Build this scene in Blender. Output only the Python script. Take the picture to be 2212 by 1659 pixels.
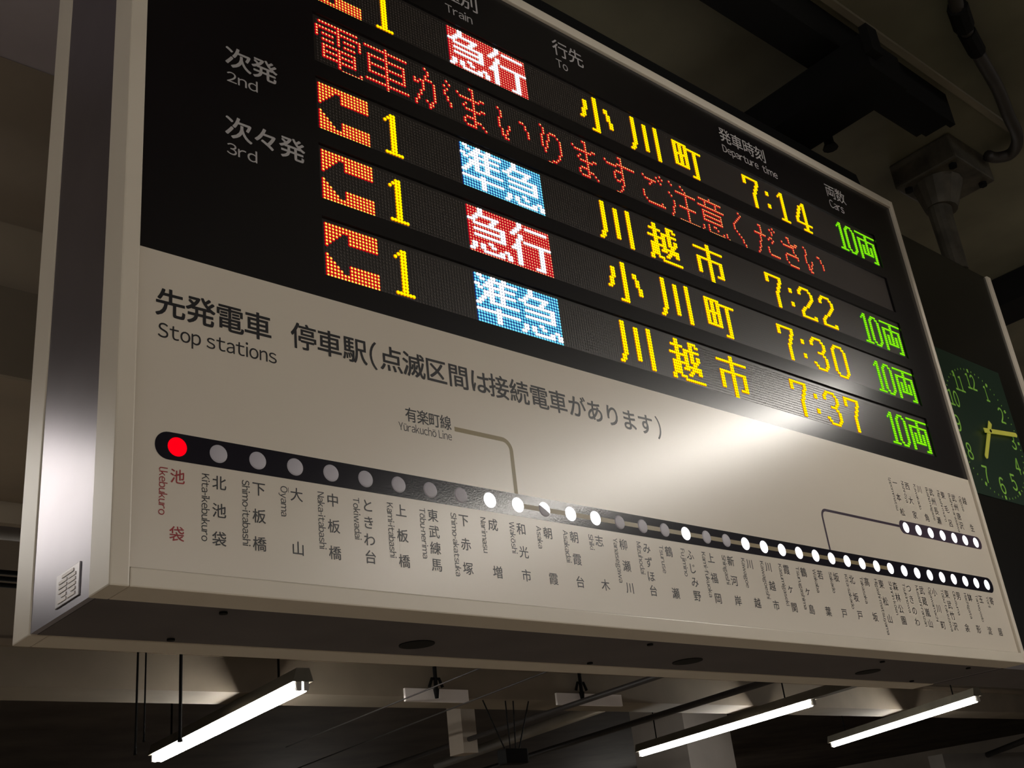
import bpy, bmesh, math, random
from mathutils import Vector, Matrix

random.seed(7)
for o in list(bpy.data.objects):
    bpy.data.objects.remove(o, do_unlink=True)
SC = bpy.context.scene
COL = SC.collection

# ------------------------------------------------------------------ units
# Everything on the board is laid out in LED pitches: x to the right, r (row) downwards,
# z into the depth behind the board's face; h is the height above the lens.
P = 0.006                    # one LED pitch in metres
LENS_H = 1.65                # lens height above the floor
R0 = 223.684                 # the lens is this many rows below LED row 0
def W(x, z, h): return Vector((x * P, z * P, LENS_H + h * P))
def S(x, r, z): return W(x, z, R0 - r)

# ------------------------------------------------------------------ camera
cam_data = bpy.data.cameras.new('camera')
cam_data.sensor_width = 36.0
cam_data.lens = 2437.05672 / 2212 * 36.0
cam_data.clip_start = 0.01
cam_data.clip_end = 200
cam = bpy.data.objects.new('camera', cam_data)
COL.objects.link(cam)
def rod(v):
    v = Vector(v); return Matrix.Rotation(v.length, 3, v.normalized())
RM = rod((-0.446711534, -0.721949177, 0.0490897018))
right, down, fwd = [Vector((RM[i][0], RM[i][2], -RM[i][1])) for i in range(3)]
M = Matrix.Identity(4)
for i in range(3):
    M[i][0] = right[i]; M[i][1] = -down[i]; M[i][2] = -fwd[i]
M.translation = W(-134.055, -201.363, 0)
cam.matrix_world = M
SC.camera = cam

# ------------------------------------------------------------------ world + exposure
wd = bpy.data.worlds.new('world'); SC.world = wd; wd.use_nodes = True
wd.node_tree.nodes['Background'].inputs[0].default_value = (0.9, 0.82, 0.7, 1)
wd.node_tree.nodes['Background'].inputs[1].default_value = 0.004
SC.view_settings.view_transform = 'Standard'
SC.view_settings.look = 'None'
SC.view_settings.exposure = 0.0
SC.view_settings.gamma = 1.0
SC.view_settings.use_curve_mapping = False
TUBE_POWER = 46.0

# ------------------------------------------------------------------ materials
def mat(name, col, rough=0.5, spec=0.5, metal=0.0, noise=None, bump=0.0, bscale=40, emit=None, estr=1.0, coat=0.0):
    m = bpy.data.materials.new(name); m.use_nodes = True
    nt = m.node_tree; b = nt.nodes['Principled BSDF']
    b.inputs['Base Color'].default_value = (*col, 1)
    b.inputs['Roughness'].default_value = rough
    b.inputs['Specular IOR Level'].default_value = spec
    b.inputs['Metallic'].default_value = metal
    if coat: b.inputs['Coat Weight'].default_value = coat
    if noise or bump:
        tc = nt.nodes.new('ShaderNodeTexCoord')
    if noise:
        sc, amt = noise
        n = nt.nodes.new('ShaderNodeTexNoise'); n.inputs['Scale'].default_value = sc; n.inputs['Detail'].default_value = 6
        nt.links.new(tc.outputs['Object'], n.inputs['Vector'])
        cr = nt.nodes.new('ShaderNodeValToRGB')
        cr.color_ramp.elements[0].position = 0.3; cr.color_ramp.elements[1].position = 0.7
        cr.color_ramp.elements[0].color = (*[c * (1 - amt) for c in col], 1)
        cr.color_ramp.elements[1].color = (*[min(1, c * (1 + amt)) for c in col], 1)
        nt.links.new(n.outputs['Fac'], cr.inputs['Fac']); nt.links.new(cr.outputs['Color'], b.inputs['Base Color'])
    if bump:
        n2 = nt.nodes.new('ShaderNodeTexNoise'); n2.inputs['Scale'].default_value = bscale; n2.inputs['Detail'].default_value = 3
        nt.links.new(tc.outputs['Object'], n2.inputs['Vector'])
        bp = nt.nodes.new('ShaderNodeBump'); bp.inputs['Strength'].default_value = bump; bp.inputs['Distance'].default_value = 0.002
        nt.links.new(n2.outputs['Fac'], bp.inputs['Height']); nt.links.new(bp.outputs['Normal'], b.inputs['Normal'])
    if emit:
        b.inputs['Emission Color'].default_value = (*emit, 1)
        b.inputs['Emission Strength'].default_value = estr
    return m
def glow(name, col, s=1.0):
    m = bpy.data.materials.new(name); m.use_nodes = True
    nt = m.node_tree; nt.nodes.clear()
    e = nt.nodes.new('ShaderNodeEmission'); e.inputs[0].default_value = (*col, 1); e.inputs[1].default_value = s
    o = nt.nodes.new('ShaderNodeOutputMaterial'); nt.links.new(e.outputs[0], o.inputs[0]); return m

M_WHITE = mat('cream_acrylic', (.64, .575, .485), .29, .85, noise=(3, .02))
M_FRAME = mat('cream_painted_aluminium', (.64, .58, .485), .36, .5, noise=(6, .03))
M_BLACK = mat('black_gloss_panel', (.005, .004, .005), .27, .6)
M_BOARD = mat('led_board', (.016, .012, .010), .34, 1.0)
M_UNLIT = mat('led_off', (.075, .062, .056), .40, .6)
M_METAL = mat('brushed_dark_metal', (.23, .215, .25), .30, .5, metal=.85, noise=(5, .10))
M_BOTTOM = mat('dark_painted_steel', (.085, .074, .076), .55, .3, noise=(9, .12))
M_HOLE = mat('recess_black', (.008, .008, .008), .8, .2)
M_INK = mat('black_ink', (.012, .011, .013), .38, .5)
M_INKW = mat('white_ink', (.42, .40, .40), .40, .5)
M_INKR = mat('red_ink', (.30, .012, .015), .38, .5)
M_BAR = mat('route_film_black', (.008, .007, .013), .17, .5, bump=.045, bscale=330)
M_BARP = mat('route_film_purple', (.045, .028, .050), .30, .5)
M_GOLD = mat('route_film_gold', (.25, .19, .085), .35, .5)
M_LENS = mat('lamp_lens_off', (.44, .42, .47), .45, .5)
M_PLATE = mat('embossed_plate', (.42, .40, .42), .3, .5, metal=.6)
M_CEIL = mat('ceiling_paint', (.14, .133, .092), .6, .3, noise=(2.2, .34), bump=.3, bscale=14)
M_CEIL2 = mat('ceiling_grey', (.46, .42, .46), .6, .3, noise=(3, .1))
M_BEAM = mat('beam_brown_paint', (.22, .175, .125), .6, .5, noise=(2.5, .16))
M_BEAML = mat('beam_light_paint', (.21, .175, .13), .75, .5, noise=(3, .12))
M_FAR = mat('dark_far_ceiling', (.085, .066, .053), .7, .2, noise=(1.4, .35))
M_STEEL = mat('black_steel', (.005, .005, .005), .75, .12)
M_PIPE = mat('dark_pipe', (.03, .026, .024), .5, .4, noise=(8, .2))
M_PIPEG = mat('grey_pipe', (.22, .20, .185), .45, .4, noise=(6, .15))
M_GALV = mat('old_galvanised', (.06, .053, .04), .6, .4, metal=.2, noise=(16, .5))
M_DUCT = mat('pale_duct', (.30, .27, .22), .5, .3, noise=(2, .2))
M_PILLAR = mat('pillar_paint', (.42, .39, .36), .55, .3, noise=(1.2, .15))
M_FIX = mat('fixture_enamel', (.15, .14, .11), .4, .5, noise=(6, .15))
M_HOLDER = mat('holder_plastic', (.55, .53, .5), .45, .4)
M_FLOOR = mat('platform_floor', (.42, .36, .29), .5, .4, noise=(2, .15))
M_WALL = mat('station_wall', (.28, .24, .20), .7, .2, noise=(1, .2))
M_DIALBOX = mat('clock_glass', (.006, .006, .006), .22, .6)
M_DIAL = mat('clock_dial', (.006, .016, .010), .4, .5, emit=(.010, .040, .016), estr=.10)
M_NUM = mat('clock_numeral', (.16, .28, .05), .5, .3, emit=(.12, .30, .025), estr=.40)
M_HAND = mat('clock_hand', (.35, .32, .06), .5, .3, emit=(.30, .30, .03), estr=.45)
M_PATCH = mat('white_plate', (.85, .80, .77), .35, .5)  # white of the painted light patches and the raised plate marks
M_TUBE = glow('tube_light', (1.0, .945, .87), TUBE_POWER)
M_TUBEEND = mat('tube_cap', (.5, .48, .42), .3, .5, metal=.7)

L_YC = glow('led_amber_core', (1.0, .86, .0), 1.15)
L_YR = glow('led_amber_lens', (.85, .23, .0), .8)
L_RC = glow('led_red_core', (1.0, .68, .20), 1.15)
L_RR = glow('led_red_lens', (.62, .0, .008), .9)
L_AC = glow('led_arrow_core', (1.0, .78, .10), 1.1)
L_GC = glow('led_green_core', (.36, 1.0, .01), 1.0)
L_GR = glow('led_green_lens', (.05, .50, .0), .8)
L_BC = glow('led_cyan_core', (.20, .84, 1.0), 1.0)
L_BR = glow('led_cyan_lens', (.006, .035, .28), 1.0)
L_WC = glow('led_white_core', (1.0, 1.0, 1.05), 1.3)
L_WR = glow('led_white_lens', (.75, .78, .9), .9)
L_PC = glow('led_scarlet_core', (1.0, .50, .22), 1.0)
L_PR = glow('led_scarlet_lens', (.58, .0, .012), .9)
E_LAMP = glow('station_lamp_on', (1.0, .985, 1.0), 1.6)
E_RED = glow('station_lamp_red', (1.0, .0, .008), 1.0)

# ------------------------------------------------------------------ mesh helpers
class MB:
    def __init__(self): self.v = []; self.f = []; self.m = []
    def add(self, vs, fs, mi=0):
        n = len(self.v); self.v += [tuple(a) for a in vs]
        self.f += [tuple(n + i for i in f) for f in fs]; self.m += [mi] * len(fs)
    def hexa(self, c, mi=0):
        # c: eight corners, 0-3 one face, 4-7 the opposite one
        self.add(c, [(0, 3, 2, 1), (4, 5, 6, 7), (0, 1, 5, 4), (1, 2, 6, 5), (2, 3, 7, 6), (3, 0, 4, 7)], mi)
    def box(self, x0, x1, z0, z1, h0, h1, mi=0):
        x0, x1 = sorted((x0, x1)); z0, z1 = sorted((z0, z1)); h0, h1 = sorted((h0, h1))
        self.hexa([W(x0, z0, h0), W(x1, z0, h0), W(x1, z1, h0), W(x0, z1, h0), W(x0, z0, h1), W(x1, z0, h1), W(x1, z1, h1), W(x0, z1, h1)], mi)
    def sbox(self, x0, x1, r0, r1, z0, z1, mi=0): self.box(x0, x1, z0, z1, R0 - r0, R0 - r1, mi)
    def tube(self, pts, rad, n=8, mi=0, caps=True):
        pts = [Vector(p) for p in pts]; rings = []
        up = Vector((0, 0, 1)); prev = None
        for i, p in enumerate(pts):
            t = (pts[min(i + 1, len(pts) - 1)] - pts[max(i - 1, 0)]).normalized()
            if prev is None:
                a = t.cross(up)
                if a.length < .05: a = t.cross(Vector((1, 0, 0)))
            else: a = prev - t * prev.dot(t)
            a.normalize(); prev = a; b = t.cross(a)
            rr = rad[i] if isinstance(rad, (list, tuple)) else rad
            rings.append([p + (a * math.cos(k * 2 * math.pi / n) + b * math.sin(k * 2 * math.pi / n)) * rr for k in range(n)])
        vs = [q for r in rings for q in r]; fs = []
        for i in range(len(rings) - 1):
            for k in range(n):
                fs.append((i * n + k, i * n + (k + 1) % n, (i + 1) * n + (k + 1) % n, (i + 1) * n + k))
        if caps:
            fs.append(tuple(range(n - 1, -1, -1))); fs.append(tuple((len(rings) - 1) * n + k for k in range(n)))
        self.add(vs, fs, mi)
    def build(self, name, mats, parent=None, bevel=0, smooth=False, base=None):
        me = bpy.data.meshes.new(name)
        v = self.v
        if base is not None: v = [tuple(Vector(a) - base) for a in v]
        me.from_pydata(v, [], self.f)
        for m in (mats if isinstance(mats, (list, tuple)) else [mats]): me.materials.append(m)
        me.polygons.foreach_set('material_index', self.m)
        bm = bmesh.new(); bm.from_mesh(me)
        bmesh.ops.recalc_face_normals(bm, faces=bm.faces)
        if bevel:
            bmesh.ops.bevel(bm, geom=list(bm.edges), offset=bevel * P, segments=2, profile=.6, affect='EDGES')
        bm.to_mesh(me); bm.free()
        if smooth:
            for p in me.polygons: p.use_smooth = True
        o = bpy.data.objects.new(name, me); COL.objects.link(o)
        if base is not None: o.location = base
        if parent is not None:
            put(o, parent)
        return o
def put(o, parent):
    o.parent = parent
    # every parent here is an unrotated, unscaled Empty or mesh: undo its offset
    off = Vector((0, 0, 0)); q = parent
    while q: off += q.location; q = q.parent
    o.location = o.location - off
def tag(o, label=None, cat=None, group=None, kind=None):
    if label: o['label'] = label
    if cat: o['category'] = cat
    if group: o['group'] = group
    if kind: o['kind'] = kind
    return o
def empty(name, loc, label, cat, group=None):
    o = bpy.data.objects.new(name, None); COL.objects.link(o); o.location = loc; o.empty_display_size = .05
    return tag(o, label, cat, group)
def one(name, f, mats, parent=None, **k):
    m = MB(); f(m); return m.build(name, mats, parent, **k)

# ---- text: meshes from the built-in font, fitted into a rectangle in board units
FC = bpy.data.curves.new('type_setter', 'FONT'); FO = bpy.data.objects.new('type_setter', FC); COL.objects.link(FO)
_cache = {}
def glyphs(body, fat=0.0):
    k = (body, fat)
    if k not in _cache:
        FC.body = body; FC.offset = fat; FC.resolution_u = 4; FC.fill_mode = 'FRONT'
        bpy.context.view_layer.update()
        me = bpy.data.meshes.new_from_object(FO.evaluated_get(bpy.context.evaluated_depsgraph_get()))
        vs = [(v.co.x, v.co.y) for v in me.vertices]; fs = [tuple(p.vertices) for p in me.polygons]
        bpy.data.meshes.remove(me)
        xs = [a for a, _ in vs]; ys = [b for _, b in vs]
        _cache[k] = (vs, fs, (min(xs), max(xs), min(ys), max(ys)))
    return _cache[k]
def bold(vs, fs, t):
    """heavier strokes: the same outline overlaid at four small offsets"""
    if not t: return [(x, y, 0) for x, y in vs], fs
    V = []; F = []
    for k, (dx, dy) in enumerate(((t, t), (-t, t), (t, -t), (-t, -t))):
        n = len(V); V += [(x + dx, y + dy, -.008 * k) for x, y in vs]; F += [tuple(n + i for i in f) for f in fs]
    return V, F
MAC = {'ō': 'o', 'ū': 'u', 'Ō': 'O'}
def latin(body, track=.075):
    """a line of wide sans latin, set from the full-width forms with its own spacing"""
    V = []; F = []; x = 0.0
    for ch in body:
        if ch == ' ': x += .26; continue
        b = MAC.get(ch, ch)
        if ch == '-':
            n = len(V); V += [(x, .30), (x + .26, .30), (x + .26, .37), (x, .37)]; F.append((n, n + 1, n + 2, n + 3)); x += .26 + track; continue
        if b == 'I': b = 'l'
        vs, fs, (a, q, c, d) = glyphs(chr(ord(b) + 0xFEE0)) if '!' <= b <= '~' else glyphs(b)
        n = len(V); V += [(p - a + x, y) for p, y in vs]; F += [tuple(n + i for i in f) for f in fs]
        if ch in MAC:
            n = len(V); e = .12 * (q - a); V += [(x + e, d + .07), (x + q - a - e, d + .07), (x + q - a - e, d + .12), (x + e, d + .12)]; F.append((n, n + 1, n + 2, n + 3))
        x += q - a + track
    xs = [p for p, _ in V]; ys = [y for _, y in V]
    return V, F, (min(xs), max(xs), min(ys), max(ys))
def type_in(mb, body, x0, x1, r0, r1, z, fat=0.0, rot=False, mi=0, shear=0.0):
    """fit a text's ink box to x0..x1, r0..r1 (r0 the upper edge); rot turns it to read downwards"""
    vs, fs, (a, b, c, d) = latin(body) if all(ch in MAC or ch.isascii() for ch in body)  else glyphs(body)
    vs, fs = bold(vs, fs, fat)
    out = []
    for x, y, e in vs:
        u = (x - a) / (b - a); v = (y - c) / max(d - c, 1e-6)
        if rot: out.append(S(x0 + v * (x1 - x0), r0 + u * (r1 - r0), z + e))
        else: out.append(S(x0 + u * (x1 - x0), r1 + v * (r0 - r1), z + e))
    mb.add(out, fs, mi)
def em_box(ch, fat=0.0):
    """ink box of a full-width character inside its em square (0..1, y up from the baseline)"""
    return glyphs(ch, fat)[2]
def kanji(mb, ch, xc, r_top, size, z, fat=0.0, mi=0, wide=1.0):
    vs, fs = bold(*glyphs(ch)[:2], fat)
    a, b, c, d = glyphs('\u56fd', 0)[2]   # a full square glyph gives the em square
    cx, cy, hh = (a + b) / 2, (c + d) / 2, (d - c) / .92
    mb.add([S(xc + (x - cx) / hh * size * wide, r_top + size / 2 - (y - cy) / hh * size, z + e) for x, y, e in vs], fs, mi)

# ================================================================== the hall (setting)
def structure(name, f, m, label=None): return tag(one(name, f, m), label, None, None, 'structure')
structure('floor', lambda m: m.box(-2600, 4200, -2400, 4200, -LENS_H / P - 20, -LENS_H / P), M_FLOOR)
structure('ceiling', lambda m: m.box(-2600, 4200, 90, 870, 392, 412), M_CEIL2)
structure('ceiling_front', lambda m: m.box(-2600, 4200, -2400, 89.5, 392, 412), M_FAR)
structure('wall_left', lambda m: m.box(-2620, -2600, -2400, 4200, -LENS_H / P, 412), M_WALL)
structure('wall_right', lambda m: m.box(4200, 4220, -2400, 4200, -LENS_H / P, 412), M_WALL)
structure('wall_front', lambda m: m.box(-2600, 4200, -2420, -2400, -LENS_H / P, 412), M_FAR)
structure('wall_back', lambda m: m.box(-2600, 4200, 4200, 4220, -LENS_H / P, 412), M_FAR)
# the lower painted slab over the board, with its ridge
def slab(m):
    m.box(120, 1500, -420, 205, 338, 391.5)
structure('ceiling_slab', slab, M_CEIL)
structure('trim_1', lambda m: m.box(160, 1500, -31.5, -28.2, 336.2, 338.0), mat('ridge_paint', (.19, .17, .125), .55, .3))
# beam behind the board, at its left: web, two stepped flanges, soffit
structure('trim_2', lambda m: m.box(-1500, 110, 256, 411, 226, 391.5), M_BEAM)
structure('trim_3', lambda m: m.box(-1500, 110, 252.5, 255.8, 226, 298), mat('beam_paint_mid', (.27, .225, .17), .6, .4, noise=(2.5, .12)))
structure('trim_4', lambda m: m.box(-1500, 110, 249.5, 252.2, 222, 264), M_BEAML)
structure('trim_5', lambda m: m.box(-1500, 110, 411.2, 417, 214, 236), M_BEAML)
# the long beam over the far lamps
structure('trim_6', lambda m: m.box(-1500, 3200, 800, 860, 207, 391.5), M_BEAML)
structure('trim_7', lambda m: m.box(-1500, 3200, 794, 799.8, 240, 246), M_BEAM)
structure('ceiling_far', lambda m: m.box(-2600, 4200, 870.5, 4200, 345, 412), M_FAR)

def wall_pipe(name, pts, rad, m, label, n=10, cat='pipe'):
    o = one(name, lambda b: b.tube(pts, rad * P, n), m, smooth=True)
    return tag(o, label, cat)
wall_pipe('pipe', [W(-900, 500, 239), W(300, 500, 239)], 5.0, M_PIPEG, 'grey pipe running crosswise behind the left edge of the board, above a cable bundle')
for i, hh in enumerate((213.5, 209.5, 205.5)):
    wall_pipe('cable', [W(-900, 500, hh), W(300, 500, hh)], 1.5, M_STEEL,
              ['uppermost of three black cables running behind the left edge of the board', 'middle one of three black cables running behind the left edge of the board',
               'lowest of three black cables running behind the left edge of the board'][i], 6, 'cable')

# ================================================================== departure board
XL, XR, YT, YM, YB = -48.1, 309.4, -45.9, 87.9, 159.5
OXL, OXR, OYT, OYB = -52.0, 311.9, -49.6, 163.4
ZF, Z1, Z2, Z3 = -1.2, 8.6, 39.5, 49.5
board = empty('departure_board', S(130, OYB, 20), 'large hanging train departure board with lit dot matrix rows over a cream route map', 'departure board')

def ring(z0, z1, where):
    for nm, a in (('left', (OXL, XL, OYT, OYB)), ('right', (XR, OXR, OYT, OYB)), ('top', (XL + .05, XR - .05, OYT, YT)), ('bottom', (XL + .05, XR - .05, YB, OYB))):
        one('frame_bar', lambda m: m.sbox(a[0], a[1], a[2], a[3], z0, z1), M_FRAME, board, bevel=.35)
ring(ZF, Z1, 'front'); ring(Z2, Z3, 'rear')
one('side_panel', lambda m: m.sbox(OXL + .25, OXL + 1.6, OYT + .3, OYB - .3, Z1 + .15, Z2 - .15), M_METAL, board)
one('side_panel', lambda m: m.sbox(OXR - 1.6, OXR - .25, OYT + .3, OYB - .3, Z1 + .15, Z2 - .15), M_METAL, board)
one('top_panel', lambda m: m.sbox(OXL + 1.7, OXR - 1.7, OYT + .3, OYT + 1.5, Z1 + .1, Z2 - .1), M_STEEL, board)
bot = one('bottom_panel', lambda m: m.sbox(OXL + 1.7, OXR - 1.7, OYB - 1.5, OYB - .25, Z1 + .1, Z2 - .1), M_BOTTOM, board)
one('rear_panel', lambda m: m.sbox(XL + .05, XR - .05, YT + .05, YB - .05, Z3 - 3, Z3 - 1.5), M_BLACK, board)
def disc(m, x, r, z, rx, rz, n=20, dep=.5, mi=0):
    """flat oval on the underside at row r"""
    top = [S(x + rx * math.cos(t * 2 * math.pi / n), r, z + rz * math.sin(t * 2 * math.pi / n)) for t in range(n)]
    bt = [S(x + rx * math.cos(t * 2 * math.pi / n), r + dep, z + rz * math.sin(t * 2 * math.pi / n)) for t in range(n)]
    m.add(top + bt, [tuple(range(n)), tuple(range(2 * n - 1, n - 1, -1))] + [(k, (k + 1) % n, n + (k + 1) % n, n + k) for k in range(n)], mi)
for x, z, rr in ((40, 28, 4.6), (144.5, 28, 4.8), (244, 27, 4.6)):
    one('vent_hole', lambda m: disc(m, x, OYB - .3, z, rr, rr, 24, .25), M_HOLE, bot)
for x, z in ((-22, 12.0), (-22, 36.5), (110, 12), (110, 36.5), (230, 12), (290, 12), (290, 36.5)):
    one('screw', lambda m: disc(m, x, OYB - .3, z, .9, .9, 10, .5), M_HOLE, bot)

# rating plate on the left side panel: rim + raised marks
PX = OXL + .25
def plate(m):
    y0, y1, z0, z1 = 154.6, 161.4, 13.6, 25.6
    for d, a, b, c, e in ((.25, y0, y1, z0, z1),):
        m.box(PX - d, PX, c, e, R0 - b, R0 - a)
rp = one('rating_plate', plate, M_PLATE, board, bevel=.12)
tag(rp, 'embossed metal rating plate')
def emb(m):
    for k in range(6):
        r = 155.5 + k * .98
        for z0, z1 in ((15.4, 19.2), (19.9, 24.0)) if k else ((16.5, 22.5),):
            if k == 4: z1 -= 1.6
            m.box(PX - .38, PX - .2, z0, z1, R0 - r - .3, R0 - r + .3)
one('raised_mark', emb, M_PATCH, rp)

# face: black header with five windows, then the route map sheet
LZ = 0.9                                         # depth of the LED faces
KX = (201.363 + LZ) / 201.363
def lx(c):
    x = c - 1.9 * max(0.0, (c - 200) / 87.0) ** 2
    return -134.055 + (x + 134.055) * KX
ROWS = [-21.675, 0.15, 22.291, 44.085, 66.443]
DY = 0.981
def ly(y0, r): return R0 + (y0 + r * DY - R0) * KX
WX0, WX1 = -1.0, 287.9
wins = [(ly(y, -1.55), ly(y, 15.75)) for y in ROWS]
def header(m):
    ys = [YT] + [v for w in wins for v in w] + [YM]
    m.sbox(XL + .15, WX0, YT + .1, YM, 0, LZ + .6)
    m.sbox(WX1, XR - .1, YT + .1, YM, 0, LZ + .6)
    for a, b in zip(ys[0::2], ys[1::2]):
        m.sbox(WX0, WX1, a + (.1 if a == YT else 0), b, 0, LZ + .6)
face = one('header_panel', header, M_BLACK, board)
route = one('route_panel', lambda m: m.sbox(XL + .22, XR - .1, YM + .02, YB - .32, 0, 2.0), M_WHITE, board)

# ---- dot matrix glyphs, transcribed dot by dot
def fromrows(*rows): return [(c, r) for r, line in enumerate(rows) for c, ch in enumerate(line) if ch == '#']
def spans(d):
    out = []
    for r, s in d.items():
        for part in s.split(','):
            a, _, b = part.partition('-'); out += [(c, r) for c in range(int(a), int(b or a) + 1)]
    return out
ARROW = []
for c in range(16):
    up = [7, 6, 5, 4, 3, 2, 2][c] if c < 7 else 5
    ARROW += [(c, r) for r in range(up)] + [(c, 15 - r) for r in range(up)]
ONE = [(21, 3), (22, 2)] + [(c, r) for r in range(1, 15) for c in (23, 24)] + [(c, 14) for c in (21, 22, 25, 26)]
SHO = spans({0: '7-8', 1: '7-8', 2: '7-8', 3: '2-3,7-8,12-13', 4: '2-3,7-8,12-13', 5: '2-3,7-8,13-14', 6: '2-3,7-8,13-14', 7: '1-2,7-8,13-14', 8: '1-2,7-8,14-15', 9: '1-2,7-8,14-15', 10: '0-1,7-8,14-15', 11: '7-8', 12: '7-8', 13: '7-8', 14: '5-8'})
KAWA = spans({0: '2-3,14-15', **{r: '2-3,8-9,14-15' for r in range(1, 12)}, 12: '1-2,8-9,14-15', 13: '1-2,14-15', 14: '0-1,14-15'})
CHO = spans({1: '0-7', **{r: '0-1,3-4,6-7,11-12' for r in (3, 4, 5, 7, 8, 9, 10)}, 2: '0-1,3-4,6-15', 6: '0-7,11-12', 11: '0-7,11-12', 12: '11-12', 13: '11-12', 14: '9-12'})
KOSHI = spans({0: '3-4,10-13', 1: '3-4,10-11,13-14', 2: '1-6,10-11', 3: '3-4,7-14', 4: '3-4,7-8,10-11', 5: '0-8,10-11,13-14', 6: '3-4,7-8,10-11,13-14', 7: '3-4,7-8,10-13', 8: '1-8,11-12', 9: '1-4,7-14', 10: '1-4,6-8,10-14', 11: '1-4,9-10,13-14', 12: '1-4,8-9', 13: '0-1,4-6', 14: '0-1,6-15'})
ICHI = spans({0: '7-8', 1: '7-8', 2: '0-15', 3: '7-8', 4: '7-8', 5: '7-8', 6: '1-14', **{r: '1-2,7-8,13-14' for r in range(7, 12)}, 12: '1-2,7-8,11-14', 13: '7-8', 14: '7-8', 15: '7-8'})
D = {
 '7': spans({1: '1-10', 2: '1-2,9-10', 3: '1-2,9-10', 4: '1-2,8-9', 5: '8-9', 6: '7-8', 7: '7-8', **{r: '6-7' for r in range(8, 15)}}),
 '1': [(1, 3), (2, 2)] + [(c, r) for r in range(1, 15) for c in (3, 4)] + [(c, 14) for c in (1, 2, 5, 6)],
 '2': spans({1: '3-8', 2: '2-3,8-9', 3: '1-2,9-10', 4: '1-2,9-10', 5: '9-10', 6: '8-9', 7: '7-8', 8: '6-7', 9: '5-6', 10: '3-4', 11: '2-3', 12: '1-2', 13: '1-2,9-10', 14: '1-10'}),
 '3': spans({1: '3-8', 2: '2-3,8-9', 3: '1-2,9-10', 4: '1-2,9-10', 5: '9-10', 6: '8-9', 7: '5-8', 8: '8-9', 9: '9-10', 10: '9-10', 11: '9-10', 12: '1-2,9-10', 13: '2-3,8-9', 14: '3-8'}),
 '0': spans({1: '3-8', 2: '2-3,8-9', 3: '1-2,9-10', **{r: '1-2,9-10' for r in range(4, 13)}, 13: '2-3,8-9', 14: '3-8'}),
 '4': spans({1: '6-7', 2: '5-7', 3: '3-4,6-7', 4: '3-4,6-7', 5: '2-3,6-7', 6: '2-3,6-7', 7: '1-2,6-7', 8: '1-2,6-7', 9: '0-1,6-7', 10: '0-1,6-7', 11: '0-10', 12: '6-7', 13: '6-7', 14: '4-9'}),
 ':': spans({4: '1-2', 5: '1-2', 10: '1-2', 11: '1-2'}),
}
CARS = [(c + 0, r) for c, r in [(1, 3), (2, 2)] + [(c, r) for r in range(1, 15) for c in (3, 4)] + [(c, 14) for c in (1, 2, 5, 6)]]
CARS += spans({1: '9-12', 2: '8-9,12-13', **{r: '7-8,13-14' for r in range(3, 13)}, 13: '8-9,12-13', 14: '9-12'})
CARS += [(16 + c, r) for c, r in spans({1: '0-15', 2: '7-8', 3: '7-8', 4: '1-14', 5: '1-2,7-8,13-14', 6: '1-2,7-8,13-14', 7: '1-2,4-5,7-8,10-11,13-14', 8: '1-2,4-5,7-8,10-11,13-14', 9: '1-2,4-5,7-8,10-11,13-14', 10: '1-2,4-5,7-8,10-11,13-14', 11: '1-2,4-11,13-14', 12: '1-2,13-14', 13: '1-2,13-14', 14: '1-2,11-14'})]
KYU = spans({0: '4-5', 1: '4-5', 2: '3-11', 3: '2-3,9-10', 4: '0-2,8-9', 5: '2-13', 6: '12-13', 7: '2-13', 8: '12-13', 9: '2-13', 11: '7-8', 12: '1-2,4-5,8-9,13-14', 13: '1-2,4-5,11-12,14-15', 14: '0-1,5-12,14-15'})
GYO = spans({0: '3-4', 1: '3-4,6-14', 2: '2-3', 3: '1-2', 4: '0-1,3-4', 5: '3-4', 6: '2-3,5-15', 7: '2-3,11-12', 8: '1-3,11-12', 9: '0-3,11-12', **{r: '2-3,11-12' for r in range(10, 14)}, 14: '2-3,9-12'})
JUN = spans({0: '1-2,6-7,10-11', 1: '2-3,5-15', 2: '4-6,9-10', 3: '0-1,3-14', 4: '1-2,5-6,9-10', 5: '3-14', 6: '3-6,9-10', 7: '2-3,5-6,9-10', 8: '1-2,5-15', 9: '0-1', 10: '7-8', 11: '0-15', 12: '7-8', 13: '7-8', 14: '7-8'})
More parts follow.
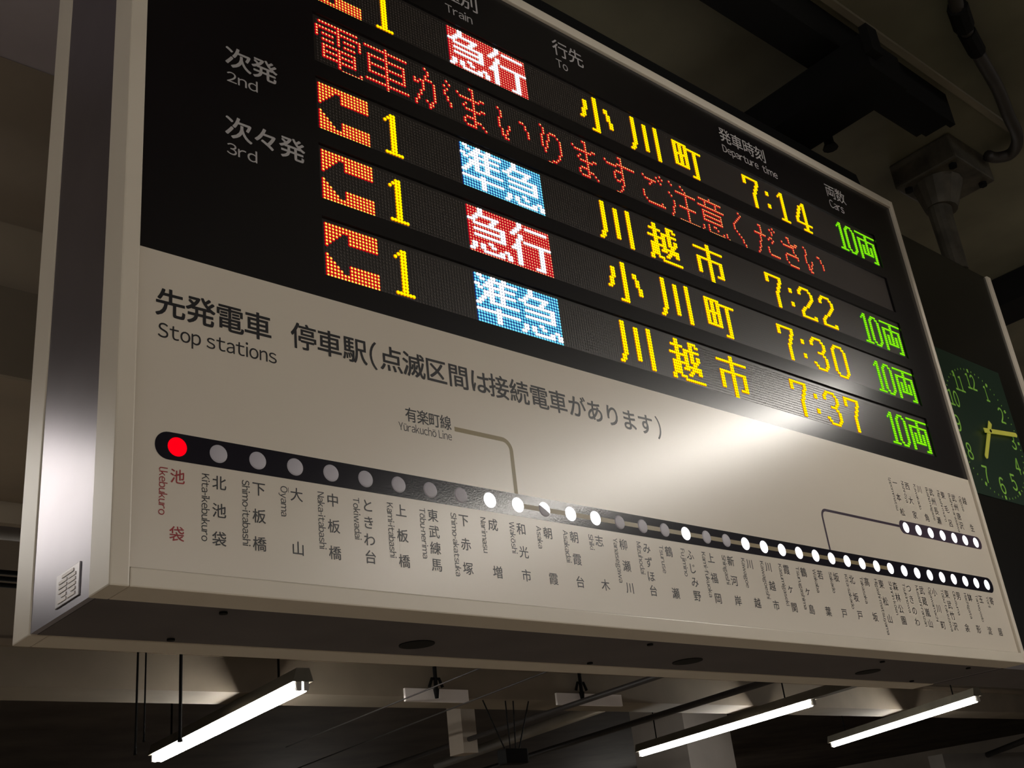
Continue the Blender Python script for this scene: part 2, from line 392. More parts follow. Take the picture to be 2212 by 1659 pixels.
MSG = [
 spans({0: '1-13', 1: '7', 2: '0-14', 3: '0,7,14', 4: '0,2-5,7,9-12,14', 5: '0,7,14', 6: '2-5,7,9-12', 8: '2-12', 9: '2,7,12', 10: '2-12', 11: '2,7,12', 12: '2-12', 13: '7', 14: '7,14', 15: '8-14'}),
 spans({0: '7', 1: '0-14', 2: '7', 3: '7', 4: '1-13', 5: '1,7,13', 6: '1,7,13', 7: '1-13', 8: '1,7,13', 9: '1,7,13', 10: '1-13', 11: '7', 12: '7', 13: '0-14', 14: '7', 15: '7'}),
 spans({0: '5', 1: '6,13', 2: '6,14', 3: '5,12', 4: '5-7,13', 5: '1,3-4,8,12', 6: '1-2,4,8,12', 7: '4,8,13', 8: '4,8,13', 9: '3,8,14', 10: '3,8,14', 11: '2,8', 12: '2,5,7', 13: '1,6-7', 14: '1,6'}),
 spans({0: '6-7', 1: '7', 2: '7', 3: '1,7,10-11', 4: '2-9', 5: '7', 6: '4,7', 7: '3,7,10-11', 8: '4-9', 9: '7', 10: '7', 11: '4-7', 12: '3,7-9', 13: '3,7,10', 14: '4-7,11'}),
 spans({2: '1', 3: '2', 4: '2,10-11', 5: '2,12', 6: '1,12', 7: '1,13', 8: '1,5,13', 9: '1,5,13', 10: '2,4', 11: '2,4', 12: '2-3', 13: '3-4'}),
 spans({1: '3', 2: '4', 3: '4,7-9', 4: '4,6,10', 5: '3,6,11', 6: '3,6,11', 7: '3,5,11', 8: '3,5,11', 9: '3,5,11', 10: '4,11', 11: '4,10', 12: '10', 13: '9', 14: '7-8', 15: '5-6'}),
 None,
 spans({0: '7-8', 1: '8', 2: '8', 3: '0,6-14', 4: '1-5,8', 5: '8', 6: '5-8', 7: '4,8', 8: '4,8', 9: '4,7-8', 10: '5-6,8', 11: '8', 12: '7', 13: '7', 14: '6', 15: '4-5'}),
 spans({0: '12', 1: '10,13', 2: '3,11', 3: '4-9,12', 4: '7', 5: '6', 9: '2', 10: '2', 11: '2', 12: '3,11', 13: '4-12'}),
 spans({0: '1,7', 1: '2,8', 2: '9', 3: '4-14', 4: '9', 5: '0,9', 6: '1,9', 7: '9', 8: '2,9', 9: '2,5-13', 10: '2,9', 11: '1,9', 12: '1,9', 13: '1,9', 14: '0,9', 15: '0,4-14'}),
 spans({0: '7', 1: '1-13', 2: '4,10', 3: '4,10', 4: '0-14', 6: '2-12', 7: '2,12', 8: '2-12', 9: '2,12', 10: '2-12', 12: '4,7-8', 13: '1,4,9,14', 14: '1,4,12,14', 15: '0,4-12,15'}),
 spans({0: '8', 1: '9', 2: '8', 3: '7', 4: '6', 5: '5', 6: '4', 7: '4', 8: '4', 9: '5', 10: '6', 11: '7', 12: '8', 13: '8', 14: '9', 15: '9'}),
 spans({0: '13', 1: '4-5,11,14', 2: '5,12', 3: '5,12', 4: '5', 5: '1-7,10-11', 6: '4,9,12', 7: '4,11', 8: '4', 9: '3', 10: '3,8', 11: '3,8', 12: '2,8', 13: '2,9-14', 14: '1'}),
 spans({1: '6-7', 2: '7', 3: '7,11-12', 4: '2,8-11', 5: '3-9', 6: '9', 7: '9', 8: '10', 9: '4-11', 10: '3,11', 11: '3', 12: '3', 13: '4', 14: '5-10'}),
 None]
MSG[6] = MSG[3]; MSG[14] = MSG[4]

HEX = [(math.cos(math.pi / 6 + k * math.pi / 3), math.sin(math.pi / 6 + k * math.pi / 3)) for k in range(6)]
OCT = [(math.cos(math.pi / 8 + k * math.pi / 4), math.sin(math.pi / 8 + k * math.pi / 4)) for k in range(8)]
def led(m, x, r, core, rim, mi_core, mi_rim):
    a = [S(x + core * c, r + core * s, LZ - .22) for c, s in OCT]; b = [S(x + rim * c, r + rim * s, LZ - .02) for c, s in OCT]
    m.add(a + b, [tuple(range(8))], mi_core); n = len(m.v) - 16
    m.f += [(n + k, n + (k + 1) % 8, n + 8 + (k + 1) % 8, n + 8 + k) for k in range(8)]; m.m += [mi_rim] * 8
STY = {'arrow': (.33, .62, L_AC, L_RR), 'red': (.29, .62, L_RC, L_RR), 'amber': (.51, .64, L_YC, L_YR), 'green': (.42, .60, L_GC, L_GR),
       'cyan': (.41, .56, L_BC, L_BR), 'white': (.50, .57, L_WC, L_WR), 'scarlet': (.28, .62, L_PC, L_PR)}
def at(glyph, c0): return [(c + c0, r) for c, r in glyph]
def clock_time(s):
    out = at(D[s[0]], 192) + at(D[':'], 206)
    return out + at(D[s[2]], 212 + (2 if s[2] == '1' else 0)) + at(D[s[3]], 226)
BLOCK = [(c, r) for c in range(48, 80) for r in range(16)]
def block(fg): fg = set(fg); return [q for q in BLOCK if q not in fg], list(fg)
content = []
for k in range(5):
    lit = {}
    if k == 1:
        lit['red'] = [q for i, g in enumerate(MSG) for q in at(g, 16 * i)]
    else:
        lit['arrow'] = ARROW
        exp = k in (0, 3)
        lit['amber'] = ONE + (at(SHO, 104) + at(KAWA, 128) + at(CHO, 152) if exp else at(KAWA, 104) + at(KOSHI, 128) + at(ICHI, 152)) + clock_time(['7:14', '', '7:22', '7:30', '7:37'][k])
        fg = at(KYU, 48) + at(GYO, 64) if exp else at(JUN, 48) + at(KYU, 64)
        bg, fg = block(fg)
        lit['scarlet' if exp else 'cyan'] = bg; lit['white'] = fg
        lit['green'] = at(CARS, 256)
    content.append(lit)
dotname = {'arrow': 'arrow_dots', 'red': 'red_dots', 'amber': 'amber_dots', 'green': 'green_dots', 'cyan': 'cyan_dots', 'white': 'white_dots', 'scarlet': 'scarlet_dots'}
for k, lit in enumerate(content):
    a, b = wins[k]
    bd = one('led_row', lambda m: m.sbox(WX0 + .05, WX1 - .05, a + .05, b - .05, LZ, LZ + .55), M_BOARD, board)
    tag(bd, ['top LED row showing 7:14 to Ogawamachi', 'second LED row with a red scrolling warning message', 'third LED row showing 7:22', 'fourth LED row showing 7:30', 'lowest LED row showing 7:37'][k].replace('scrolling ', ''))
    used = set()
    for sname, dots in lit.items():
        core, rim, mc, mr = STY[sname]
        m = MB()
        for c, r in dots:
            used.add((c, r)); led(m, lx(c), ly(ROWS[k], r), core, rim, 0, 1)
        tag(m.build(dotname[sname], [mc, mr], bd), kind='stuff')
    m = MB()
    for c in range(288):
        x = lx(c)
        for r in range(16):
            if (c, r) in used: continue
            y = ly(ROWS[k], r)
            m.add([S(x + .30 * hx, y + .30 * hy, LZ - .12) for hx, hy in HEX], [(0, 1, 2, 3, 4, 5)])
    tag(m.build('unlit_dots', M_UNLIT, bd), kind='stuff')

# ---- lettering on the black header
ZT = -.03
def lettering(parent, m, *items, name='lettering'):
    mb = MB()
    for it in items: type_in(mb, *it[:5], ZT, *it[5:])
    return mb.build(name, m, parent)
def row_text(mb, s, x0, x1, r0, size, fat, gap=None):
    n = len(s); w = (x1 - x0) / n
    for i, ch in enumerate(s): kanji(mb, ch, x0 + w * (i + .5), r0, size, ZT, fat, wide=min(1.15, w / size * .99))
def heading(s, x0, x1, r0, size, sub, sb, m, par, fat=.012):
    mb = MB(); row_text(mb, s, x0, x1, r0, size, fat)
    type_in(mb, sub, *sb, ZT, .004)
    return mb.build('lettering', m, par)
heading('次発', -27.4, -12.6, 22.4, 6.6, '2nd', (-26.9, -18.4, 30.3, 33.7), M_INKW, face)
heading('次々発', -27.5, -5.2, 44.0, 6.7, '3rd', (-27.0, -18.9, 52.0, 55.5), M_INKW, face)
heading('種別', 46.6, 62.2, -40.3, 6.9, 'Train', (48.0, 58.8, -31.4, -27.9), M_INKW, face, .006)
heading('行先', 94.8, 109.6, -40.5, 6.9, 'To', (95.6, 100.9, -32.0, -28.5), M_INKW, face, .006)
heading('発車時刻', 183.6, 213.2, -40.4, 6.9, 'Departure  time', (183.9, 218.9, -32.2, -27.4), M_INKW, face, .006)
heading('両数', 255.0, 270.3, -40.3, 6.9, 'Cars', (255.7, 266.4, -32.2, -28.0), M_INKW, face, .006)

# ---- lettering on the route sheet
mb = MB(); row_text(mb, '先発電車', -44.0, -16.0, 97.0, 6.9, .014)
type_in(mb, 'Stop stations', -43.2, -14.9, 105.2, 109.9, ZT, .004)
mb.build('lettering', M_INK, route)
mb = MB()
for ch, a, b in [('停', -10.7, -4.4), ('車', -3.9, 2.8), ('駅', 3.4, 9.9), ('点', 13.9, 20.7), ('滅', 20.8, 27.6), ('区', 28.0, 34.4), ('間', 35.1, 41.9), ('は', 42.6, 48.8), ('接', 49.0, 55.6), ('続', 56.1, 62.9), ('電', 63.5, 70.1), ('車', 70.6, 77.2), ('が', 78.0, 84.7), ('あ', 85.1, 91.6), ('り', 92.4, 98.9), ('ま', 99.5, 106.0), ('す', 106.7, 113.0)]:
    kanji(mb, ch, (a + b) / 2, 96.9, 6.9, ZT, .012)
type_in(mb, '(', 10.9, 13.0, 96.6, 104.2, ZT, .004); type_in(mb, ')', 114.6, 116.6, 96.6, 104.2, ZT, .004)
mb.build('lettering', M_INK, route)
mb = MB(); row_text(mb, '有楽町線', 20.3, 34.6, 112.4, 3.9, .008); type_in(mb, 'Yūrakuchō Line', 18.1, 34.4, 116.6, 118.9, ZT, .0)
mb.build('lettering', M_INK, route)

def ribbon(pts, w, z):
    m = MB(); L = []; Rr = []
    for i, p in enumerate(pts):
        a = Vector(pts[max(i - 1, 0)]); b = Vector(pts[min(i + 1, len(pts) - 1)]); t = (b - a).normalized(); n = Vector((-t.y, t.x))
        p = Vector(p); L.append(S(*(p + n * w / 2), z)); Rr.append(S(*(p - n * w / 2), z))
    n = len(pts); m.add(L + Rr, [(i, i + 1, n + i + 1, n + i) for i in range(n - 1)]); return m
def arc(cx, cy, rad, a0, a1, n=8): return [(cx + rad * math.cos(math.radians(a0 + (a1 - a0) * k / n)), cy + rad * math.sin(math.radians(a0 + (a1 - a0) * k / n))) for k in range(n + 1)]
ribbon([(35.5, 115.5)] + arc(51.2, 118.4, 2.9, -90, 0) + [(54.1, 131)], 1.25, ZT).build('branch_line', M_GOLD, route)
ribbon([(243.5, 115.8)] + arc(196.6, 118.6, 2.8, -90, -180)[0:] + [(193.8, 131)], .95, ZT).build('branch_line', M_BARP, route)
def capsule(x0, x1, r0, r1, rad, z, d=.05):
    m = MB(); pts = arc(x1 - rad, r0 + rad, rad, -90, 0) + arc(x1 - rad, r1 - rad, rad, 0, 90) + arc(x0 + rad, r1 - rad, rad, 90, 180) + arc(x0 + rad, r0 + rad, rad, 180, 270)
    n = len(pts); m.add([S(a, b, z) for a, b in pts] + [S(a, b, z + d) for a, b in pts], [tuple(range(n))] + [(k, (k + 1) % n, n + (k + 1) % n, n + k) for k in range(n)]); return m
CX = [-38.47, -29.3, -20.15, -10.99, -1.77, 7.53, 16.81, 26.11, 35.5, 44.81, 54.18, 63.4, 72.86, 82.2, 91.65, 100.98, 110.3, 119.55, 128.88, 138.16, 147.41, 156.71, 166.0, 175.17, 184.33, 193.44, 202.57, 211.62, 220.64, 229.56, 238.61, 247.42, 256.24, 265.01, 273.6, 282.27, 290.77, 299.22]
BX = [248.04, 256.77, 265.54, 274.35, 283.17, 291.67, 300.17]
CY, BY = 133.15, 115.85
capsule(-43.3, 304.0, CY - 3.0, CY + 3.05, 2.95, -.05, .04).build('route_bar', M_BAR, route)
capsule(243.6, 304.6, BY - 2.6, BY + 2.55, 2.5, -.05, .04).build('route_bar', M_BARP, route)
one('line_stripe', lambda m: m.sbox(CX[10], CX[29], CY - .55, CY + .75, -.075, -.055), M_GOLD, route)
def lamp_mesh(name, rad, mats, half=False):
    m = MB(); n = 24
    for k in range(n):
        a0, a1 = k * 2 * math.pi / n, (k + 1) * 2 * math.pi / n
        mid = (a0 + a1) / 2
        mi = 1 if half and (math.sin(mid - .45) > 0) else 0
        prev_r, prev_z = rad, 0.0
        for rr, zz in ((rad * .85, -.13), (rad * .45, -.19), (0, -.21)):
            q = [Vector((prev_r * math.cos(a0), prev_z, -prev_r * math.sin(a0))), Vector((prev_r * math.cos(a1), prev_z, -prev_r * math.sin(a1)))]
            if rr: q += [Vector((rr * math.cos(a1), zz, -rr * math.sin(a1))), Vector((rr * math.cos(a0), zz, -rr * math.sin(a0)))]
            else: q += [Vector((0, zz, 0))]
            m.add([v * P for v in q], [tuple(range(len(q)))], mi); prev_r, prev_z = rr, zz
    o = m.build(name, mats, None, smooth=True); me = o.data; bpy.data.objects.remove(o); return me
LR = 2.02
ME = {'off': lamp_mesh('station_lamp', LR, [M_LENS]), 'on': lamp_mesh('station_lamp', LR, [E_LAMP]), 'red': lamp_mesh('station_lamp', LR + .08, [E_RED]), 'half': lamp_mesh('station_lamp', LR, [E_LAMP, M_LENS], True)}
def lamp(x, r, st):
    o = bpy.data.objects.new('station_lamp', ME[st]); COL.objects.link(o); o.location = S(x, r, -.06); put(o, route)
    if st != 'on': o['label'] = {'off': 'unlit grey station lamp', 'red': 'red lit station lamp', 'half': 'station lamp half lit and half grey'}[st]
for i, x in enumerate(CX):
    lamp(x, CY, 'red' if i == 0 else 'half' if i == 11 else 'off' if i in (1, 2, 3, 4, 5, 6, 7, 8, 14, 15, 16, 18, 19) else 'on')
for x in BX: lamp(x, BY, 'on')

RW = .93
ST = [('池袋', 'Ikebukuro'), ('北池袋', 'Kita-ikebukuro'), ('下板橋', 'Shimo-itabashi'), ('大山', 'Ōyama'), ('中板橋', 'Naka-itabashi'), ('ときわ台', 'Tokiwadai'), ('上板橋', 'Kami-itabashi'), ('東武練馬', 'Tōbu-nerima'), ('下赤塚', 'Shimo-akatsuka'), ('成増', 'Narimasu'), ('和光市', 'Wakōshi'), ('朝霞', 'Asaka'), ('朝霞台', 'Asakadai'), ('志木', 'Shiki'), ('柳瀬川', 'Yanasegawa'), ('みずほ台', 'Mizuhodai'), ('鶴瀬', 'Tsuruse'), ('ふじみ野', 'Fujimino'), ('上福岡', 'Kami-fukuoka'), ('新河岸', 'Shingashi'), ('川越', 'Kawagoe'), ('川越市', 'Kawagoeshi'), ('霞ヶ関', 'Kasumigaseki'), ('鶴ヶ島', 'Tsurugashima'), ('若葉', 'Wakaba'), ('坂戸', 'Sakado'), ('北坂戸', 'Kita-sakado'), ('高坂', 'Takasaka'), ('東松山', 'Higashi-matsuyama'), ('森林公園', 'Shinrin-kōen'), ('つきのわ', 'Tsukinowa'), ('武蔵嵐山', 'Musashi-ranzan'), ('小川町', 'Ogawamachi'), ('東武竹沢', 'Tōbu-takezawa'), ('男衾', 'Obusuma'), ('鉢形', 'Hachigata'), ('玉淀', 'Tamayodo'), ('寄居', 'Yorii')]
BST = [('一本松', 'Ippommatsu'), ('西大家', 'Nishi-ōya'), ('川角', 'Kawakado'), ('武州長瀬', 'Bushū-nagase'), ('東毛呂', 'Higashi-moro'), ('武州唐沢', 'Bushū-karasawa'), ('越生', 'Ogose')]
def station(x, jp, ro, top, bottom, m, sz=3.15, rt=None, roman=None, dx=0.0):
    mb = MB(); n = len(jp); x = x + dx
    for i, ch in enumerate(jp):
        r = top + (bottom - sz - top) * i / (n - 1)
        kanji(mb, ch, x, r, sz, ZT, .007)
    # romaji length follows its own advance width
    vs, fs, (a, b, c, d) = latin(ro, .055); vs, fs = bold(vs, fs, .004)
    _, _, (a2, b2, c2, d2) = latin('H')
    cap = d2 - c2
    k = 1.64 / cap
    ln = (b - a) * k * RW
    x_base = x - 3.9                       # baseline runs down the left side
    r_at = top if rt is None else rt
    mb.add([S(x_base + y * k, r_at + (q - a) * k * RW, ZT + e) for q, y, e in vs], fs)
    return mb.build('station_name', m, route)
for i, (jp, ro) in enumerate(ST):
    station(CX[i], jp, ro, 138.05, 153.3, M_INKR if i == 0 else M_INK, dx=.15 if i < 30 else 0)
for i, (jp, ro) in enumerate(BST):
    station(BX[i], jp, ro, 96.7, 111.4, M_INK, dx=.4)

# ================================================================== platform clock beside the board
ZC = 8.6
CL0, CL1, CT, CB = 312.3, 416.0, -44.6, 163.4
clock = empty('platform_clock', S(364, CB, 20), 'tall black cabinet with a green luminous clock reading 7:14, right of the departure board', 'clock')
one('case', lambda m: m.sbox(CL0, CL1, CT, CB - .2, ZC + 1.2, Z2), M_BOTTOM, clock)
one('front_glass', lambda m: m.sbox(CL0, CL1 - .05, CT + .05, CB - 2.8, ZC, ZC + 1.1), M_DIALBOX, clock)
one('frame_bar', lambda m: m.sbox(CL0, CL1, CB - 2.7, CB, ZC - .1, ZC + 1.1), M_BOTTOM, clock)
one('frame_bar', lambda m: m.sbox(CL1, CL1 + 4.0, CT - .5, CB, ZC - 1.0, ZC + 4), M_FRAME, clock, bevel=.3)
one('frame_bar', lambda m: m.sbox(CL1, CL1 + 3.2, CT - .5, CB, ZC + 4.3, Z2), M_STEEL, clock)
HX, HY, HR = 359.4, 54.4, 25.8
dial = one('dial', lambda m: m.sbox(HX - 34, HX + 34, HY - 38, HY + 33, ZC - .35, ZC - .05), M_DIAL, clock, bevel=.1)
for n in range(1, 13):
    t = n * math.pi / 6; x, r = HX + HR * math.sin(t), HY - HR * math.cos(t)
    mb = MB(); hw = 2.3 if n < 10 else 4.3
    type_in(mb, str(n), x - (hw if n != 1 else 1.6), x + (hw if n != 1 else 1.6), r - 4.1, r + 4.1, ZC - .45, .004)
    mb.build('numeral', M_NUM, dial)
for n in range(60):
    t = n * math.pi / 30; big = n % 5 == 0
    mb = MB(); c, s = math.sin(t), -math.cos(t); a, b = (30.6, 32.4) if big else (31.3, 32.2); w = .75 if big else .22
    mb.add([S(HX + c * q + s * e, HY + s * q - c * e, ZC - .45) for q, e in ((a, -w), (b, -w), (b, w), (a, w))], [(0, 1, 2, 3)])
    mb.build('minute_mark', M_NUM, dial)
def hand(name, ang, tail, tip, w, z):
    t = math.radians(ang); c, s = math.sin(t), -math.cos(t); m = MB()
    q = [(-tail, -w), (tip - .8, -w * .92), (tip, -w * .4), (tip, w * .4), (tip - .8, w * .92), (-tail, w)]
    n = len(q)
    f = [S(HX + c * a - s * b, HY + s * a + c * b, z) for a, b in q]; g = [S(HX + c * a - s * b, HY + s * a + c * b, z + .3) for a, b in q]
    m.add(f + g, [tuple(range(n)), tuple(range(2 * n - 1, n - 1, -1))] + [(k, (k + 1) % n, n + (k + 1) % n, n + k) for k in range(n)])
    m.build(name, M_HAND, clock)
hand('hour_hand', 217, 6.5, 18.5, 1.25, ZC - 2.0)
hand('minute_hand', 84, 6.0, 27.5, 1.15, ZC - 2.6)
one('hub', lambda m: m.tube([S(HX, HY, ZC - .4), S(HX, HY, ZC - 2.8)], .8 * P, 12), M_STEEL, clock)

# ================================================================== steelwork over the board
def chan(name, f, label, cat='steel beam'): return tag(one(name, f, M_STEEL), label, cat)
def top_rail(m):
    x0, x1, c = -60, 322, 14
    a, b, h0, h1 = 13, 40, 274.2, 298
    v = [W(x0, a, h0), W(x1, a, h0), W(x1 + 6, a + 6, h0), W(x1 + 6, b, h0), W(x0, b, h0)]
    u = [W(x0, a, h1), W(x1 - 8, a, h1), W(x1, a + 6, h1), W(x1, b, h1), W(x0, b, h1)]
    m.add(v + u, [(0, 1, 2, 3, 4), (9, 8, 7, 6, 5)] + [(k, (k + 1) % 5, 5 + (k + 1) % 5, 5 + k) for k in range(5)])
rail = chan('mounting_rail', top_rail, 'black steel rail lying along the top of the departure board')
one('edge_trim', lambda m: m.box(-60, 321, 12.6, 12.95, 281.2, 281.7), M_PIPEG, rail)  # pale strip painted in as the highlight along the rail's edge
def cross(m):
    m.box(252, 281, -36, 38, 301, 318.5); m.box(250, 258, -40, -36.2, 306, 320)
chan('cross_arm', cross, 'black steel arm bridging the board top rail and the overhead channel')
def chan2(m):
    m.box(-120, 352, -25, -22, 319, 337.5); m.box(-120, 348, -22, -11, 319, 322); m.box(-120, 344, -11, -8.2, 319, 334)
chan('overhead_channel', chan2, 'long black steel channel fixed under the ceiling in front of the board')
tag(one('ceiling_bolt', lambda m: m.tube([W(322, 26, 338), W(322, 26, 328), W(322, 26, 325)], [2.5 * P, 2.5 * P, 4.0 * P], 10), M_STEEL), 'black bolt hanging from the ceiling near the end of the top rail', 'bolt')
pole = empty('hanger_pole', W(396, 13, 338), 'mottled grey hanger pole with ceiling flange holding up the clock cabinet', 'pole')
one('pole', lambda m: m.tube([W(396, 13, R0 - CT + .3), W(396, 13, 300), W(397, 12, 322)], [5.2 * P, 5.8 * P, 7.6 * P], 16, caps=True), M_GALV, pole, smooth=False)
one('collar', lambda m: m.tube([W(397, 12, 306), W(399, 11, 322)], [8.2 * P, 13 * P], 16), M_GALV, pole)
one('flange', lambda m: m.box(383, 425, -9, 27, 322.2, 337.8), M_GALV, pole, bevel=1.2)
for a, b in ((388, -4), (420, -4), (388, 22), (420, 22)):
    one('bolt', lambda m: m.tube([W(a, b, 322.2), W(a, b, 320.2)], 2.2 * P, 6), M_STEEL, pole)
cd = empty('cable_conduit', W(300, -60, 330), 'black cable conduit curving under the ceiling down to the pole flange', 'conduit')
CP = [(262, -78), (280, -68), (298, -61), (314, -57), (334, -52), (361, -46), (388, -38), (407, -33), (418, -27), (422, -21), (418, -15.5), (411, -13.6)]
def smoothpts(c, h):
    out = []
    for i in range(len(c) - 1):
        p0, p1, p2, p3 = [Vector(c[max(0, min(len(c) - 1, j))]) for j in (i - 1, i, i + 1, i + 2)]
        for k in range(4):
            t = k / 4; q = .5 * ((2 * p1) + (p2 - p0) * t + (2 * p0 - 5 * p1 + 4 * p2 - p3) * t * t + (3 * p1 - p0 - 3 * p2 + p3) * t ** 3); out.append(W(q.x, q.y, h))
    return out
one('hose', lambda m: m.tube(smoothpts(CP, 331), 3.1 * P, 10), M_PIPE, cd, smooth=True)
def coup(m):
    a, b = W(290, -64, 331), W(305, -59, 331); m.tube([a, b], 4.6 * P, 8); c, e = W(309, -58, 331), W(326, -54, 331); m.tube([c, e], 4.0 * P, 10)
one('coupling', coup, M_STEEL, cd)
tag(one('ceiling_beam', lambda m: m.box(566, 600, 30, 204, 318, 337.5), M_STEEL), 'black steel beam under the ceiling to the right of the clock cabinet', 'steel beam')

# ================================================================== fluorescent lights
def fixture(x0, z0, x1, z1, h, label, twin=False, reach=0, group=None, housing=True):
    t = empty('fluorescent_light', W((x0 + x1) / 2, (z0 + z1) / 2, h + 20), label, 'light', group)
    d = Vector((x1 - x0, z1 - z0)).normalized(); n = Vector((d.y, -d.x))
    offs = (-3.5, 3.5) if twin else (0,)
    for e in offs:
        a = W(x0 + n.x * e, z0 + n.y * e, h); b = W(x1 + n.x * e, z1 + n.y * e, h); u = (b - a).normalized()
        tb = one('tube', lambda m: m.tube([a, a + u * .012, b - u * .012, b], [.016, .021, .021, .016], 12), M_TUBE, t, smooth=True)
        one('end_cap', lambda m: m.tube([a - u * .022, a - u * .0005], .0155, 10), M_TUBEEND, tb); one('end_cap', lambda m: m.tube([b + u * .0005, b + u * .022], .0155, 10), M_TUBEEND, tb)
    w = 10.0 if twin else 7.5
    def hous(m):
        q0 = Vector((x0, z0)) - d * (6 + reach); q1 = Vector((x1, z1)) + d * 6
        c = []
        for hh, ww in ((h + 5, w), (h + 17, w * .62)):
            for q, s in ((q0, -1), (q0, 1), (q1, 1), (q1, -1)): c.append(W(q.x + n.x * ww * s, q.y + n.y * ww * s, hh))
        m.hexa(c)
    one('housing', hous, M_FIX, t)
    for q in (Vector((x0, z0)) - d * 3.2, Vector((x1, z1)) + d * 3.2):
        for e in offs:
            def hold(m):
                p = q + n * e; m.hexa([W(p.x + d.x * i * 1.6 + n.x * j * 2.4, p.y + d.y * i * 1.6 + n.y * j * 2.4, hh) for hh in (h - 2.6, h + 7) for i, j in ((-1, -1), (1, -1), (1, 1), (-1, 1))])
            one('lamp_holder', hold, M_HOLDER, t)
    L = (Vector((x1, z1)) - Vector((x0, z0)))
    for k in (.12, .88):
        p = Vector((x0, z0)) + L * k
        one('hanger_rod', lambda m: m.tube([W(p.x, p.y, h + 16.5), W(p.x, p.y, 344.8 if p.y > 866 else 391.8)], 1.1 * P, 6), M_STEEL, t)
    return t
fixture(412, 694, 465, 1100, 190, 'twin tube fluorescent light under the long beam, below the left half of the board', True)
fixture(1196, 695, 1318, 1125, 190, 'single tube fluorescent light with an empty white reflector beyond its near end, below the board', False, 150)
fixture(1530, 636, 1760, 1049, 190, 'single tube fluorescent light nearest the lower right corner, below the clock cabinet', False)
fixture(-143, 250, -172, 452, 196, 'fluorescent light behind the board to its left, outside the view', False)
fixture(328, -62, 274, -392, 202, 'fluorescent light in front of the board, outside the view', False)
for i, (x, z) in enumerate(((-260, -560), (250, -620), (760, -560), (-620, 100), (-700, -1050), (100, -1200), (-420, -350), (-900, -300), (600, -1000), (1300, -700))):  # fill lamps out of view, added to raise the ambient light
    fixture(x, z, x - 30, z - 400, 215, ['first', 'second', 'third', 'fourth', 'fifth', 'sixth', 'seventh', 'eighth', 'ninth', 'tenth'][i] + ' fluorescent light over the platform behind the viewer', False)

# ================================================================== far ceiling clutter, seen under the board
def run(name, a, b, h, rad, m, label, cat, n=8):
    pa, pb = W(a[0], a[1], h), W(b[0], b[1], h); u = pb - pa
    return tag(one(name, lambda q: q.tube([pa - u * .35, pb + u * .8], rad * P, n), m, smooth=True), label, cat)

run('pipe', (613, 976), (573, 663), 200, .8, M_PIPE, 'thinnest dark pipe running back under the long beam, nearest the twin tube light', 'pipe')
run('pipe', (732, 1119), (661, 663), 200, .9, M_PIPE, 'thin dark pipe running back under the long beam, second from the twin tube light', 'pipe')
run('pipe', (889, 1252), (799, 642), 195, 3.3, M_PIPE, 'thick dark pipe running back under the long beam, left of the fan of thin rods', 'pipe')
run('pipe', (1153, 1318), (1040, 766), 200, 4.2, M_PIPE, 'thick dark pipe running back under the long beam, just left of the single tube light', 'pipe')
run('duct', (1352, 1597), (1243, 1113), 268, 10.0, M_DUCT, 'pale round duct running back behind the thick dark pipes', 'duct', 12)
run('pipe', (3108, 1555), (2574, 1075), 200, 7.0, M_PIPE, 'dark pipe running back at the lower right, beneath the clock cabinet', 'pipe')
FAN = [((718, 206.5), (744, 152)), ((752, 206.5), (752, 152)), ((764, 206.5), (760, 152)), ((788, 206.5), (765, 152))]
fan = empty('hanger_bracket', W(755, 806, 206.8), 'fan of four thin rods hanging from the long beam to a dark clamp', 'bracket')
for a, b in FAN: one('rod', lambda m: m.tube([W(a[0], 806, a[1]), W(b[0], 806, b[1])], .8 * P, 6), M_STEEL, fan)
one('clamp', lambda m: m.box(738, 772, 798, 814, 136, 152.5), M_STEEL, fan, bevel=2.0)
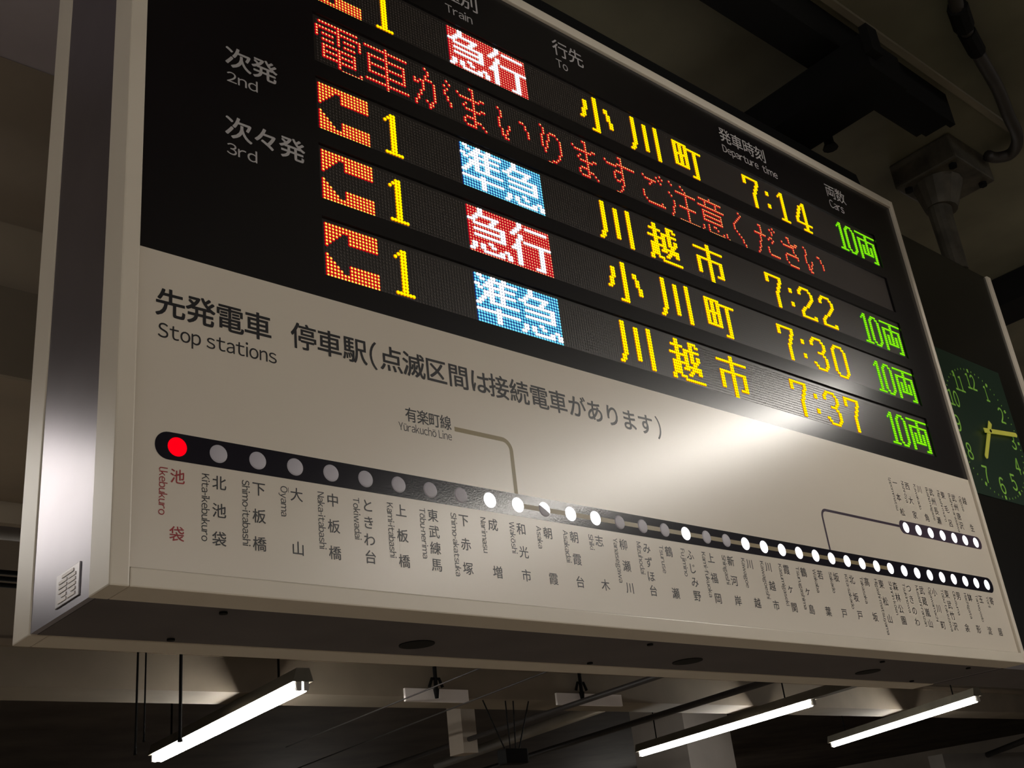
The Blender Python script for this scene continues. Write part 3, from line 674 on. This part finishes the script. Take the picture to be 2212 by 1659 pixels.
for i, (x, rr, b) in enumerate(((262, .9, 140), (269, .7, 150), (300, 1.4, 150))):
    tag(one('drop_rod', lambda m: (m.tube([W(x, 700, 391.8), W(x, 700, b)], rr * P, 6), m.tube([W(x, 700, b), W(x, 700, b - 5)], [rr * P, rr * 1.7 * P], 8)), M_STEEL),
        ['longest dark drop rod left of the twin tube light', 'thin dark drop rod close beside the longest one', 'thick dark drop rod nearest the twin tube light'][i], 'rod')
for i, (a, b) in enumerate(((603, 690), (826, 938))):  # thin white boxes imitate tube light falling on the beam face
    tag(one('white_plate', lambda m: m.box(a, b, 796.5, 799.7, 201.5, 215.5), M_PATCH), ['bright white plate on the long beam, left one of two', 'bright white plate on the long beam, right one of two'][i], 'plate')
for i, (x, h) in enumerate(((640, 218), (862, 220))):
    k = empty('pipe_clip', W(x, 790, h + 14), ['black pipe clip hanging in front of the left white plate', 'black pipe clip hanging in front of the right white plate'][i], 'bracket')
    one('stem', lambda m: m.tube([W(x, 790, h + 20), W(x, 790, h - 4)], 2.2 * P, 8), M_STEEL, k)
    one('saddle', lambda m: m.tube([W(x - 9, 790, h - 2), W(x - 5, 790, h + 7), W(x + 5, 790, h + 7), W(x + 9, 790, h - 2)], 1.8 * P, 6), M_STEEL, k)
    one('drop', lambda m: m.tube([W(x, 790, h - 4), W(x, 790, h - 14)], [3.4 * P, 2.0 * P], 8), M_STEEL, k)
structure('trim_8', lambda m: m.box(1645, 1785, 1300, 1440, -LENS_H / P, 344.8), M_PILLAR)
structure('trim_9', lambda m: m.box(842, 866, 1000, 1030, 178, 344.8), M_WALL)
structure('trim_10', lambda m: m.box(2600, 3900, 1300, 1340, -LENS_H / P, 205), M_PILLAR)
for i, (x, z) in enumerate(((700, 2700), (1700, 2700), (2900, 2500), (2300, 3300))):  # more unseen lamps, added to brighten the far ceiling
    fixture(x, z, x + 30, z + 400, 190, ['first', 'second', 'third', 'fourth'][i] + ' fluorescent light far down the platform, below the view', False)
bpy.data.objects.remove(FO); bpy.data.curves.remove(FC)
